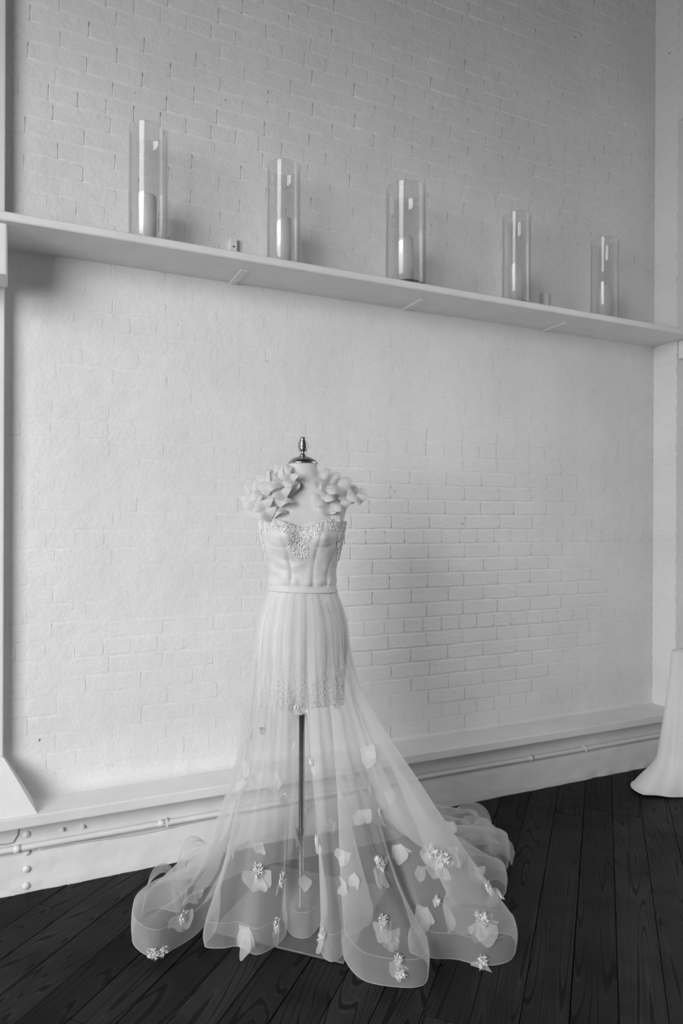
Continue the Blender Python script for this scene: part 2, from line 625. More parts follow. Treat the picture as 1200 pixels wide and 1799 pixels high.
# floor: dark sub-floor with diagonal boards laid on it
floor = struct(box('floor', XL - 0.2, JX, YB - 0.2, 0.2, -0.12, -0.019, MAT['subfloor']))
ANG = math.radians(45.6)
DV = Vector((math.sin(ANG), math.cos(ANG)))
EV = Vector((math.cos(ANG), -math.sin(ANG)))
PW = 0.1224
C0 = 1.5525 * math.cos(ANG) + math.sin(ANG)
bx0, bx1, by0, by1 = -1.9, XC - 0.02, -3.3, -0.03
for r in range(-40, 40):
    c = C0 + (r + 0.5) * PW
    # interval of t for which c*EV + t*DV lies inside the box (with a half plank margin)
    lo, hi = -9.0, 9.0
    for (cmp_, d, a0, a1) in ((c * EV.x, DV.x, bx0 + 0.045, bx1 - 0.045), (c * EV.y, DV.y, by0 + 0.045, by1 - 0.045)):
        lo, hi = max(lo, (a0 - cmp_) / d), min(hi, (a1 - cmp_) / d)
    if hi - lo < 0.15:
        continue
    t = lo
    first = RNG.uniform(0.5, 2.2)
    while t < hi - 0.05:
        ln = min(first, hi - t)
        first = RNG.uniform(1.6, 2.8)
        if hi - t - ln < 0.3:
            ln = hi - t
        g = 0.0006 + RNG.uniform(0, 0.0010)
        h = RNG.uniform(-0.0012, 0.0006)
        x0, x1, y0, y1 = -PW / 2 + g, PW / 2 - g, -ln / 2 + 0.001, ln / 2 - 0.001
        b = 0.0014
        V = [(x0, y0, -0.02), (x1, y0, -0.02), (x1, y1, -0.02), (x0, y1, -0.02),
             (x0, y0, h - b), (x1, y0, h - b), (x1, y1, h - b), (x0, y1, h - b),
             (x0 + b, y0 + b, h), (x1 - b, y0 + b, h), (x1 - b, y1 - b, h), (x0 + b, y1 - b, h)]
        F = [(0, 1, 5, 4), (1, 2, 6, 5), (2, 3, 7, 6), (3, 0, 4, 7), (4, 5, 9, 8), (5, 6, 10, 9), (6, 7, 11, 10), (7, 4, 8, 11), (8, 9, 10, 11)]
        o = link('plank', pmesh('plank', V, F), MAT['wood'], floor)
        mid = c * EV + (t + ln / 2) * DV
        o.location = (mid.x, mid.y, 0)
        o.rotation_euler = (0, 0, -ANG)
        t += ln

# riveted steel beam along the foot of the wall, ledge above it
prof = [(-0.02, 0.25), (-0.122, 0.25), (-0.124, 0.20), (-0.125, 0.135), (-0.130, 0.12), (-0.136, 0.06), (-0.143, 0.02), (-0.146, -0.004), (-0.02, -0.004)]
NX = 260
P = np.zeros((NX, 0, 3))
rows = []
fine = []
for k in range(len(prof) - 1):
    (a0, b0), (a1, b1) = prof[k], prof[k + 1]
    m_ = 1 if k in (0, 7) else 4
    for q in range(m_):
        fine.append((a0 + (a1 - a0) * q / m_, b0 + (b1 - b0) * q / m_))
fine.append(prof[-1])
P = np.zeros((NX, len(fine), 3))
for i, x in enumerate(np.linspace(-0.75, XC, NX)):
    for j, (y, z) in enumerate(fine):
        q = 0.0022 * noise.noise(Vector((x * 9, y * 9, z * 22))) + 0.0016 * noise.noise(Vector((x * 40, y * 9, z * 60)))
        edge = 0.006 * noise.noise(Vector((x * 14, 3.3, 0))) if z < 0.03 and y < -0.1 else 0.0
        P[i, j] = (x, y + (q + edge if y < -0.1 else 0), z)
beam = struct(link('baseboard_back', grid_mesh('baseboard_back', P), MAT['paint'], smooth=True))
ledge = box('trim_1', -0.75, XC, -0.20, 0.0, 0.249, SILL_Z, MAT['paint'], None, 0.005)
struct(ledge)
# soft fillet of paint and mortar where the wall meets the ledge
fil = np.zeros((120, 5, 3))
for i, x in enumerate(np.linspace(-0.75, XC, 120)):
    wv = 0.018 + 0.03 * smoothstep(1.6, 0.2, x) + 0.008 * noise.noise(Vector((x * 7, 0, 0)))
    for j in range(5):
        a = j / 4 * math.pi / 2
        fil[i, j] = (x, -wv * (1 - math.sin(a)) - 0.001, SILL_Z - 0.001 + wv * 1.3 * (1 - math.cos(a)))
link('mortar_fillet', grid_mesh('mortar_fillet', fil), MAT['brick'], wall_back, smooth=True)


def dome_mesh(r, h, n=16):
    pr = [(r * math.cos(a), h * math.sin(a)) for a in np.linspace(0, math.pi / 2 * 0.95, 6)]
    return lathe_mesh('rivet', pr, n)


riv = dome_mesh(0.0135, 0.011)
riv.materials.append(MAT['paint'])
riv.polygons.foreach_set('use_smooth', [True] * len(riv.polygons))
for (x, y, z) in ((0.015, -0.122, 0.196), (0.016, -0.123, 0.132), (0.015, -0.133, 0.078), (0.014, -0.141, 0.022)):
    o = bpy.data.objects.new('rivet', riv)
    o.parent = beam
    o.location = (x, y, z)
    o.rotation_euler = (math.radians(90), 0, 0)
    COL.objects.link(o)
bolt = lathe_mesh('bolt', [(0.0085, 0), (0.0085, 0.007), (0.005, 0.0075), (0.005, 0.013)], 6)
bolt.materials.append(MAT['paint'])
for (x, z, rr) in ((0.131, 0.193, 0.3), (0.201, 0.190, 0.7)):
    o = bpy.data.objects.new('bolt', bolt)
    o.parent = beam
    o.location = (x, -0.122, z)
    o.rotation_euler = (math.radians(90), rr, 0)
    COL.objects.link(o)

# conduit along the beam with couplings and clips
cond = empty('conduit_pipe', (1.2, -0.140, 0.157))
tag(cond, 'thin white painted conduit pipe running along the riveted beam under the ledge', 'pipe')
pts = [(x, 0.0012 * math.sin(x * 2.1), 0.003 * noise.noise(Vector((x * 1.2, 0, 0)))) for x in np.linspace(-1.95, 2.03, 60)]
link('pipe', tube_mesh('pipe', pts, 0.0115, 12), MAT['paint'], cond, True)
for x in (-1.215, -0.72, 0.20, 1.05):
    link('coupling', tube_mesh('coupling', [(x - 0.012, 0, 0.0), (x + 0.012, 0, 0.0)], 0.0128, 12), MAT['paint'], cond, True)
for x in (-0.70, 0.36, 1.4):
    box('pipe_clip', x - 0.005, x + 0.005, -0.0122, 0.017, -0.0122, 0.0125, MAT['paint'], cond, 0.002)
# thin cable sagging below the pipe, and a loop of wire at the left
cab = tag(link('cable', tube_mesh('cable', [(x, -0.136 - 0.002 * math.sin(x * 9), 0.142 - 0.012 * math.exp(-((x - 0.42) / 0.16) ** 2)) for x in np.linspace(0.05, 0.86, 50)], 0.0022, 6), MAT['paint'], None, True),
          'thin painted cable drooping just below the conduit pipe', 'cable')
lp = [(-0.30, -0.128, 0.20), (-0.10, -0.128, 0.183), (-0.055, -0.129, 0.175), (-0.03, -0.129, 0.178), (-0.015, -0.128, 0.20), (-0.01, -0.126, 0.232), (0.005, -0.125, 0.247)]
tag(link('wire', tube_mesh('wire', lp, 0.0018, 6), MAT['cable'], None, True), 'short loop of wire beside the rivets at the left end of the beam', 'wire')

# left pilaster, its sloping foot and the block carrying the shelf
struct(box('trim_2', -0.70, -0.064, -0.048, 0.0, SILL_Z - 0.01, WTOP, MAT['paint'], None, 0.004))
bm = bmesh.new()
a = [(-0.70, 0.46), (-0.062, 0.455), (0.050, SILL_Z - 0.004), (-0.70, SILL_Z - 0.004)]
f0 = [bm.verts.new((x, -0.192, z)) for (x, z) in a]
f1 = [bm.verts.new((x - (0.018 if x > 0 else 0.004), -0.0, z)) for (x, z) in a]
f0[0].co.y = f0[1].co.y = -0.05
bm.faces.new(f0)
bm.faces.new(f1[::-1])
for q in range(4):
    bm.faces.new((f0[(q + 1) % 4], f0[q], f1[q], f1[(q + 1) % 4]))
bmesh.ops.recalc_face_normals(bm, faces=bm.faces)
struct(bm_obj('trim_3', bm, MAT['paint']))
struct(box('trim_4', -0.70, -0.053, -0.245, -0.10, 2.125, 2.297, MAT['paint'], None, 0.006))
struct(box('trim_5', XC + 0.005, XC + 0.26, -0.215, -0.157, 2.20, 2.297, MAT['paint'], None, 0.003))

# ------------------------------------------------------------------ wall shelf
SH_Z = 2.328
shelf = empty('wall_shelf', (1.3, -0.13, 2.298))
tag(shelf, 'long white painted plank shelf running across the brick wall on flat metal brackets', 'shelf')
NS = 80
pb = []
for i, x in enumerate(np.linspace(-0.70, XC + 0.25, NS)):
    back = 0.0 if x < XC - 0.01 else -RET - 0.004
    sag = 0.0
    j1 = 0.0015 * noise.noise(Vector((x * 6, 1, 0)))
    ring = [(back, -0.03), (-0.262 + j1, -0.03), (-0.266 + j1, -0.026), (-0.266 + j1, -0.004), (-0.262 + j1, 0.0), (back, 0.0)]
    pb.append([(x - 1.3, y + 0.13, z + 0.03 + sag) for (y, z) in ring] + [(x - 1.3, back + 0.13, sag)])
pm = grid_mesh('shelf_board', np.array(pb))
link('shelf_board', pm, MAT['paint'], shelf)
for x in (0.787, 1.610, 2.441):
    bm = bmesh.new()
    box_bm(bm, x - 0.014 - 1.3, x + 0.014 - 1.3, -0.172 + 0.13, 0.12, -0.0065, 0.0, 0.0015)
    box_bm(bm, x - 0.014 - 1.3, x + 0.014 - 1.3, 0.110, 0.127, 0.03, 0.180 if x < 2 else 0.195, 0.0015)
    if x > 2:
        box_bm(bm, x - 0.008 - 1.3, x + 0.032 - 1.3, 0.10, 0.120, 0.11, 0.124, 0.002)
    else:
        box_bm(bm, x - 0.006 - 1.3, x + 0.006 - 1.3, 0.110, 0.120, 0.140, 0.150, 0.002)
    bm_obj('bracket', bm, MAT['paint'], shelf)

# ------------------------------------------------------------------ glass cylinder vases and candles
VASES = [
    (0.424, -0.130, 0.071, 0.452, 2.531, 0.031, 0, 'tall clear glass cylinder vase on the shelf nearest the left pilaster',
     'white pillar candle in the glass vase nearest the left pilaster'),
    (0.966, -0.130, 0.068, 0.433, 2.547, 0.031, 0, 'clear glass cylinder vase on the shelf, second from the left pilaster',
     'white pillar candle in the second glass vase from the left pilaster'),
    (1.542, -0.130, 0.089, 0.461, 2.566, 0.034, 1, 'widest clear glass cylinder vase, in the middle of the shelf with dark base',
     'white pillar candle in the widest glass vase at mid shelf'),
    (2.157, -0.130, 0.0675, 0.455, 2.545, 0.034, 1, 'slim clear glass cylinder vase with dark base, between widest vase and corner vase',
     'white pillar candle in the slim glass vase with dark base'),
    (2.726, -0.130, 0.069, 0.437, 2.529, 0.036, 0, 'clear glass cylinder vase on the shelf nearest the brick corner',
     'white pillar candle in the glass vase nearest the brick corner'),
]
for (x, y, r, h, ctop, cr, dark, lab, clab) in VASES:
    t = 0.0035
    v = empty('glass_vase', (x, y, SH_Z))
    tag(v, lab, 'vase', 'glass cylinder vases on the shelf')
    pr = [(r - 0.004, 0.0), (r, 0.004), (r, h - 0.002), (r - 0.001, h), (r - t + 0.001, h), (r - t, h - 0.002), (r - t, 0.012), (r - t - 0.004, 0.008)]
    link('glass_cylinder', lathe_mesh('glass_cylinder', pr, 56), MAT['glass'], v, True)
    zb = 0.009
    if dark:
        link('dark_base', lathe_mesh('dark_base', [(r - t - 0.002, 0.0095), (r - t - 0.0015, 0.031), (r * 0.6, 0.034)], 40), MAT['dark'], v, True)  # low dark disc filling the bottom of the vase
        zb = 0.0345
    c = empty('pillar_candle', (x, y, SH_Z + zb))
    tag(c, clab, 'candle', 'pillar candles in the glass vases')
    ch = ctop - SH_Z - zb
    link('wax', lathe_mesh('wax', [(cr, 0), (cr, ch - 0.006), (cr - 0.002, ch - 0.001), (cr - 0.006, ch), (cr - 0.012, ch - 0.004), (0.004, ch - 0.006)], 32), MAT['wax'], c, True)
    link('wick', tube_mesh('wick', [(0, 0, ch - 0.008), (0.001, 0, ch + 0.004), (0.003, 0.001, ch + 0.010)], 0.0011, 6), MAT['wick'], c, True)

# ------------------------------------------------------------------ table under a white cloth in the right corner
tab = empty('side_table', (3.06, -1.0, 0))
tag(tab, 'narrow side table hidden under the white cloth beside the window', 'table')
TX0, TX1, TY0, TY1, TZ = 2.905, 3.205, -1.62, -0.395, 0.676
box('tabletop', TX0 - 3.06 + 0.006, TX1 - 3.06, TY0 + 1.0 + 0.006, TY1 + 1.0 - 0.006, 0.645, TZ - 0.004, MAT['paint'], tab, 0.004)
for lx in (TX0 + 0.04, TX1 - 0.04):
    for ly in (TY0 + 0.05, TY1 - 0.05):
        box('leg', lx - 3.06 - 0.018, lx - 3.06 + 0.018, ly + 1.0 - 0.018, ly + 1.0 + 0.018, 0.0, 0.645, MAT['paint'], tab, 0.003)
# cloth: the drop follows the table edge from the back round the corner and along the side
path = []
for q in np.linspace(0, 1, 26):
    path.append((TX1 + (TX0 + 0.03 - TX1) * q, TY1, 0.0, 1.0))
for q in np.linspace(0, 1, 16)[1:-1]:
    a = math.pi / 2 + q * math.pi / 2
    path.append((TX0 + 0.03 + 0.03 * math.cos(a), TY1 - 0.03 + 0.03 * math.sin(a), math.cos(a), math.sin(a)))
for q in np.linspace(0, 1, 110):
    path.append((TX0, TY1 - 0.03 + (TY0 - TY1 + 0.03) * q, -1.0, 0.0))
nsd = 34
CP = np.zeros((len(path), nsd + 6, 3))
dist = 0.0
for i, (x, y, nx_, ny_) in enumerate(path):
    if i:
        dist += math.hypot(x - path[i - 1][0], y - path[i - 1][1])
    for j in range(6):
        q = j / 6
        inx = x + (3.06 - x) * (1 - q) if abs(nx_) > 0.5 else x
        iny = y + (min(y, -0.6) - y) * (1 - q)
        CP[i, j] = (inx, iny, TZ + 0.002)
    for j in range(nsd):
        s = j / (nsd - 1)
        corner = math.exp(-((dist - 0.33) / 0.10) ** 2)
        fold = 0.8 * math.sin(dist * 47 + 0.9 * math.sin(dist * 13)) + 0.6 * math.sin(dist * 23 + 1.0)
        off = 0.006 + 0.035 * s + 0.03 * s ** 2 * corner + (0.020 * fold + 0.018 * math.sin(dist * 104 + 0.8)) * s ** 0.9
        pud = smoothstep(0.74, 1.0, s)
        off += pud * (0.030 + 0.060 * math.exp(-((dist - 0.325) / 0.045) ** 2) + 0.02 * fold)
        z = TZ + 0.002 - 0.676 * min(1.0, s * 1.02) ** 1.0
        z = max(z, 0.0045 + 0.004 * (1 + fold) * pud)
        if s < 0.06:
            z = TZ + 0.002 - 0.676 * s * s / 0.06 * 0.9
        yy = y + ny_ * off
        xx = x + nx_ * off
        if nx_ < -0.2:
            yy += 0.02 * pud * math.sin(dist * 11)
        CP[i, j + 6] = (min(xx, XC - 0.012), min(yy, -0.205 if z < 0.33 else -0.012), z)
cl = link('tablecloth', grid_mesh('tablecloth', CP), MAT['linen'], None, True)
tag(cl, 'white linen cloth draped to the floor over the table by the corner', 'tablecloth')
md = cl.modifiers.new('thickness', 'SOLIDIFY')
md.thickness = 0.002

# ------------------------------------------------------------------ dress form
SX, SY, PHI = 0.853, -0.641, math.radians(21.4)
form = empty('dress_form', (SX, SY, 0), -PHI)
tag(form, 'white dress form with nickel neck cap and finial on a slim pole, wearing the gown', 'dress form')
# flat square base plate, laid at 45 degrees to the wall
bm = bmesh.new()
box_bm(bm, -0.225, 0.225, -0.225, 0.225, 0.0015, 0.0075, 0.0015)
bp = bm_obj('base_plate', bm, MAT['steel'], form)
bp.location = (0.01, 0.0, 0)
bp.rotation_euler = (0, 0, PHI + math.radians(45))
link('pole', lathe_mesh('pole', [(0.016, 0.0075), (0.016, 0.018), (0.0095, 0.022), (0.0095, 0.80)], 24), MAT['gunmetal'], form, True)

SEC = [  # z, half width, front depth, back depth
    (0.74, 0.118, 0.085, 0.095), (0.80, 0.142, 0.105, 0.115), (0.88, 0.150, 0.112, 0.120), (0.96, 0.142, 0.108, 0.110), (1.03, 0.124, 0.096, 0.092), (1.09, 0.1045, 0.083, 0.078), (1.15, 0.107, 0.085, 0.078),
    (1.21, 0.119, 0.094, 0.086), (1.26, 0.130, 0.098, 0.092), (1.31, 0.138, 0.092, 0.094), (1.36, 0.150, 0.078, 0.086),
    (1.395, 0.150, 0.066, 0.072), (1.42, 0.115, 0.058, 0.062), (1.44, 0.078, 0.053, 0.056), (1.46, 0.055, 0.050, 0.052), (1.48, 0.0485, 0.0475, 0.0475), (1.502, 0.047, 0.047, 0.047)]
SEC_A = np.array(SEC)


def torso_pt(th, z, off=0.0):
    rx, rf, rb = [float(np.interp(z, SEC_A[:, 0], SEC_A[:, k])) for k in (1, 2, 3)]
    c, s = math.cos(th), math.sin(th)
    ry = rf if s < 0 else rb
    e = 0.86
    x = (rx + off) * math.copysign(abs(c) ** e, c)
    y = (ry + off) * math.copysign(abs(s) ** e, s)
    if s < 0:
        for sg in (-1, 1):
            d2 = ((x - sg * 0.066) / 0.045) ** 2 + ((z - 1.262) / 0.045) ** 2
            y -= 0.030 * math.exp(-d2)
    return (x, y, z)


NT = 72
TP = np.zeros((NT, 60, 3))
for i in range(NT):
    for j in range(60):
        TP[i, j] = torso_pt(2 * math.pi * i / NT, 0.76 + (1.502 - 0.76) * j / 59)
tm = grid_mesh('torso', TP, True)
bm = bmesh.new()
bm.from_mesh(tm)
bmesh.ops.holes_fill(bm, edges=[e for e in bm.edges if e.is_boundary], sides=0)
bmesh.ops.recalc_face_normals(bm, faces=bm.faces)
bm.to_mesh(tm)
bm.free()
link('torso', tm, MAT['form'], form, True)
link('neck_cap', lathe_mesh('neck_cap', [(0.0495, 1.500), (0.0505, 1.503), (0.049, 1.506), (0.043, 1.513), (0.032, 1.520), (0.018, 1.525), (0.012, 1.527)], 40), MAT['metal'], form, True)
fin = [(0.0125, 1.526), (0.0125, 1.530), (0.008, 1.532), (0.0072, 1.540), (0.0085, 1.543)]
for k in range(7):
    z = 1.543 + k * 0.0062
    r = 0.0085 + 0.0095 * math.sin(math.pi * min(1.0, (k + 0.9) / 8.0 * 1.05) ** 0.85)
    fin += [(r * 0.88, z), (r, z + 0.0018), (r, z + 0.0042)]
fin += [(0.0105, 1.5875), (0.006, 1.590), (0.001, 1.5915)]
link('finial', lathe_mesh('finial', fin, 32), MAT['metal'], form, True)

# ------------------------------------------------------------------ gown
gown = empty('wedding_gown', (SX, SY, 0), -PHI)
tag(gown, 'white bridal gown with ruffled shoulders, beaded bodice and sheer flowered tulle skirt', 'dress')


def bodice_top(th):
    """height of the sweetheart neckline round the body"""
    f = math.degrees(th) + 90.0
    f = abs((f + 180) % 360 - 180)
    if f < 38:
        q = f / 38
        return 1.288 + 0.028 * math.sin(q * math.pi / 2) ** 1.4
    if f < 75:
        return 1.316 - 0.008 * (f - 38) / 37
    return 1.308 - 0.045 * smoothstep(75, 140, f)


def bodice_pt(th, z):
    off = 0.0055
    f = math.degrees(th) + 90.0
    f = (f + 180) % 360 - 180
    for fc, wd in ((-58, 3.2), (-21, 3.2), (19, 3.2), (56, 3.2), (100, 3.5), (-100, 3.5)):
        cc = fc * (1.0 - 0.25 * smoothstep(1.25, 1.12, z) + 0.3 * smoothstep(1.2, 1.3, z) * (abs(fc) < 30))
        off -= 0.0032 * math.exp(-((f - cc) / wd) ** 2)
    off += 0.006 * math.exp(-((z - 1.108) / 0.012) ** 2) * (0.6 + 0.8 * noise.noise(Vector((math.cos(th) * 4, math.sin(th) * 4, 6))))
    x, y, z = torso_pt(th, z, off)
    if y < 0:  # pulled satin: diagonal wrinkles under the cups
        wr = math.sin(z * 150 + x * 70) * math.exp(-((z - 1.155) / 0.04) ** 2) * (0.5 + noise.noise(Vector((x * 12, 2, z * 9))))
        y -= 0.0042 * wr + 0.003 * noise.noise(Vector((x * 30, 1, z * 30)))
        cup = abs(abs(x) - 0.066)
        sl = z - (1.225 + 0.6 * (abs(x) - 0.066) ** 2 * 10 - 0.0)
        y += 0.0028 * math.exp(-(sl / 0.004) ** 2) * (cup < 0.06)
    return (x, y, z)


NB = 160
BP = np.zeros((NB, 46, 3))
for i in range(NB):
    th = 2 * math.pi * i / NB
    zt = bodice_top(th)
    for j in range(46):
        BP[i, j] = bodice_pt(th, 1.085 + (zt - 1.085) * j / 45)
bo = link('bodice', grid_mesh('bodice', BP, True), MAT['satin'], gown, True)
md = bo.modifiers.new('thickness', 'SOLIDIFY')
md.thickness = 0.002
md.offset = 1.0


def bead_mesh(name, pts, r0, r1, rng):
    """octahedral seed beads scattered at the given points"""
    vs, fs = [], []
    for p in pts:
        r = rng.uniform(r0, r1)
        n0 = len(vs)
        x, y, z = p
        vs += [(x + r, y, z), (x - r, y, z), (x, y + r, z), (x, y - r, z), (x, y, z + r), (x, y, z - r)]
        for a in (0, 1):
            for b in (2, 3):
                for c in (4, 5):
                    f = (n0 + a, n0 + b, n0 + c)
                    fs.append(f if (a + b + c) % 2 else f[::-1])
    return pmesh(name, vs, fs)


pts = []
r2 = random.Random(3)
while len(pts) < 3200:
    f = r2.uniform(-115, 115)
    th = math.radians(f - 90)
    zt = bodice_top(th)
    z = r2.uniform(1.13, zt)
    x, y, _ = bodice_pt(th, z)
    depth = zt - z
    nz_ = 0.010 * noise.noise(Vector((f * 0.09, z * 40, 2)))
    k = depth < 0.034 + nz_
    k = k or (abs(x + 0.004) < 0.020 + 0.6 * nz_ and depth < 0.105) or (abs(x + 0.004) < 0.05 - depth * 0.5 and depth < 0.06)
    k = k or (46 + depth * 150 < f < 106 and depth < 0.125 + nz_) or (-106 < f < -78 and depth < 0.105 + nz_)
    k = k or (abs(x + 0.034) < 0.012 and 0.05 < depth < 0.10 and r2.random() < 0.6)
    if not k:
        continue
    d = 0.002 + r2.random() * 0.004
    pts.append((x + d * math.cos(th), y + d * math.sin(th), z))
bd = link('neckline_beading', bead_mesh('neckline_beading', pts, 0.0011, 0.0026, r2), MAT['bead'], gown)
bd['kind'] = 'stuff'
bd['label'] = 'sparkling seed beads along the sweetheart neckline, centre drop and side panels'

# waistband
WB = np.zeros((96, 10, 3))
wprof = [(0.007, 1.075), (0.0105, 1.076), (0.0115, 1.079), (0.0100, 1.082), (0.0108, 1.085), (0.0108, 1.089), (0.0100, 1.092), (0.0108, 1.096), (0.0085, 1.098), (0.004, 1.098)]
for i in range(96):
    th = 2 * math.pi * i / 96
    dz = 0.004 * math.cos(th)
    for j, (o_, z) in enumerate(wprof):
        p = torso_pt(th, z, o_)
        WB[i, j] = (p[0], p[1], z - dz)
link('waistband', grid_mesh('waistband', WB, True), MAT['satin'], gown, True)

# short satin underskirt with soft pleats
NU = 360
US = np.zeros((NU, 40, 3))
for i in range(NU):
    th = 2 * math.pi * i / NU
    hem_z = 0.703 + 0.010 * math.sin(th * 5 + 0.6) + 0.005 * math.sin(th * 13)
    for j in range(40):
        s = j / 39
        z = 1.082 + (hem_z - 1.082) * s
        x, y, _ = torso_pt(th, max(z, 0.88), 0.006)
        hipf = 1.0
        if z < 0.96:
            q = smoothstep(0.96, 0.70, z)
            x *= 1 - 0.11 * q
            y *= 1 + 0.02 * q
        am = 0.0012 + 0.0085 * smoothstep(0.05, 0.85, s)
        pl = abs(math.sin(th * 8.5 + 0.6 * math.sin(th * 3 + 1.2) + 0.25 * s)) ** 0.5 - 0.7 + 0.12 * math.sin(th * 23 + 2 * s)
        c, sn = math.cos(th), math.sin(th)
        US[i, j] = (x + c * am * pl, y + sn * am * pl, z)
link('underskirt', grid_mesh('underskirt', US, True), MAT['satin'], gown, True)
pts = []
while len(pts) < 1500:
    i = r2.randrange(NU)
    th = 2 * math.pi * i / NU
    if math.sin(th) > 0.25:
        continue
    s = r2.random()
    dens = smoothstep(0.52, 0.98, s) ** 1.6 * (0.5 + 0.5 * math.cos(math.radians(0.8 * (math.degrees(th) - 275))))
    if r2.random() > dens:
        continue
    p = US[i, min(39, int(s * 39))]
    d = 0.003
    pts.append((p[0] + d * math.cos(th), p[1] + d * math.sin(th), p[2] + r2.uniform(-0.006, 0.006)))
bd = link('underskirt_beading', bead_mesh('underskirt_beading', pts, 0.001, 0.0026, r2), MAT['bead'], gown)
bd['kind'] = 'stuff'
bd['label'] = 'scattered seed beads thickening towards the hem of the short underskirt'

# >>>SKIRT
# hem of the sheer overskirt: where its edge rests on the floor, in metres about the stand
HEM = [(-0.321, 0.154), (-0.391, 0.15), (-0.392, 0.048), (-0.409, -0.005), (-0.482, 0.012), (-0.529, -0.051), (-0.527, -0.122), (-0.5, -0.19), (-0.436, -0.237), (-0.379, -0.196),
       (-0.329, -0.132), (-0.301, -0.063), (-0.274, 0.008), (-0.272, -0.12), (-0.29, -0.192), (-0.24, -0.209), (-0.189, -0.206), (-0.131, -0.242), (-0.068, -0.189), (-0.048, -0.132),
       (-0.059, -0.063), (-0.03, -0.148), (0.02, -0.165), (0.057, -0.113), (0.085, -0.05), (0.069, -0.138), (0.061, -0.23), (0.086, -0.285), (0.121, -0.26), (0.129, -0.185),
       (0.15, -0.096), (0.209, -0.057), (0.223, -0.099), (0.178, -0.149), (0.136, -0.194), (0.134, -0.282), (0.179, -0.373), (0.272, -0.409), (0.337, -0.405), (0.363, -0.358),
       (0.366, -0.3), (0.332, -0.255), (0.367, -0.212), (0.384, -0.282), (0.458, -0.299), (0.536, -0.329), (0.612, -0.312), (0.653, -0.249), (0.649, -0.191), (0.576, -0.179),
       (0.49, -0.159), (0.484, -0.064), (0.544, -0.007), (0.625, -0.011), (0.692, 0.028), (0.723, 0.086), (0.708, 0.14), (0.646, 0.12), (0.622, 0.165), (0.639, 0.234),
       (0.691, 0.265), (0.721, 0.23), (0.759, 0.211), (0.793, 0.296), (0.753, 0.343), (0.688, 0.319), (0.667, 0.38), (0.717, 0.45), (0.699, 0.492), (0.612, 0.486),
       (0.567, 0.428), (0.56, 0.488), (0.517, 0.547), (0.464, 0.534), (0.36, 0.47), (0.22, 0.42), (0.06, 0.36), (-0.09, 0.31), (-0.22, 0.24)]
TH_KEYS = [(0, 150), (6, 192), (11, 210), (15, 232), (18, 250), (22, 266), (26, 280), (30, 292), (37, 308), (42, 320), (46, 334), (51, 350), (55, 362), (61, 385), (66, 402), (73, 425), (76, 460), (79, 510)]
PUD_KEYS = [(0, 0.8), (8, 0.95), (10, 0.7), (13, 0.12), (22, 0.1), (31, 0.02), (35, 0.2), (38, 0.35), (42, 0.15), (46, 0.0), (50, 0.05), (53, 0.35), (58, 0.9), (72, 1.0), (75, 0.6), (79, 0.8)]
BANDH = 0.084
TALL_KEYS = [(0, 0.11), (3, 0.115), (6, 0.09), (9, 0.084), (55, 0.084), (58, 0.10), (60, 0.135), (62, 0.10), (65, 0.115), (70, 0.12), (73, 0.11), (76, 0.084), (79, 0.11)]


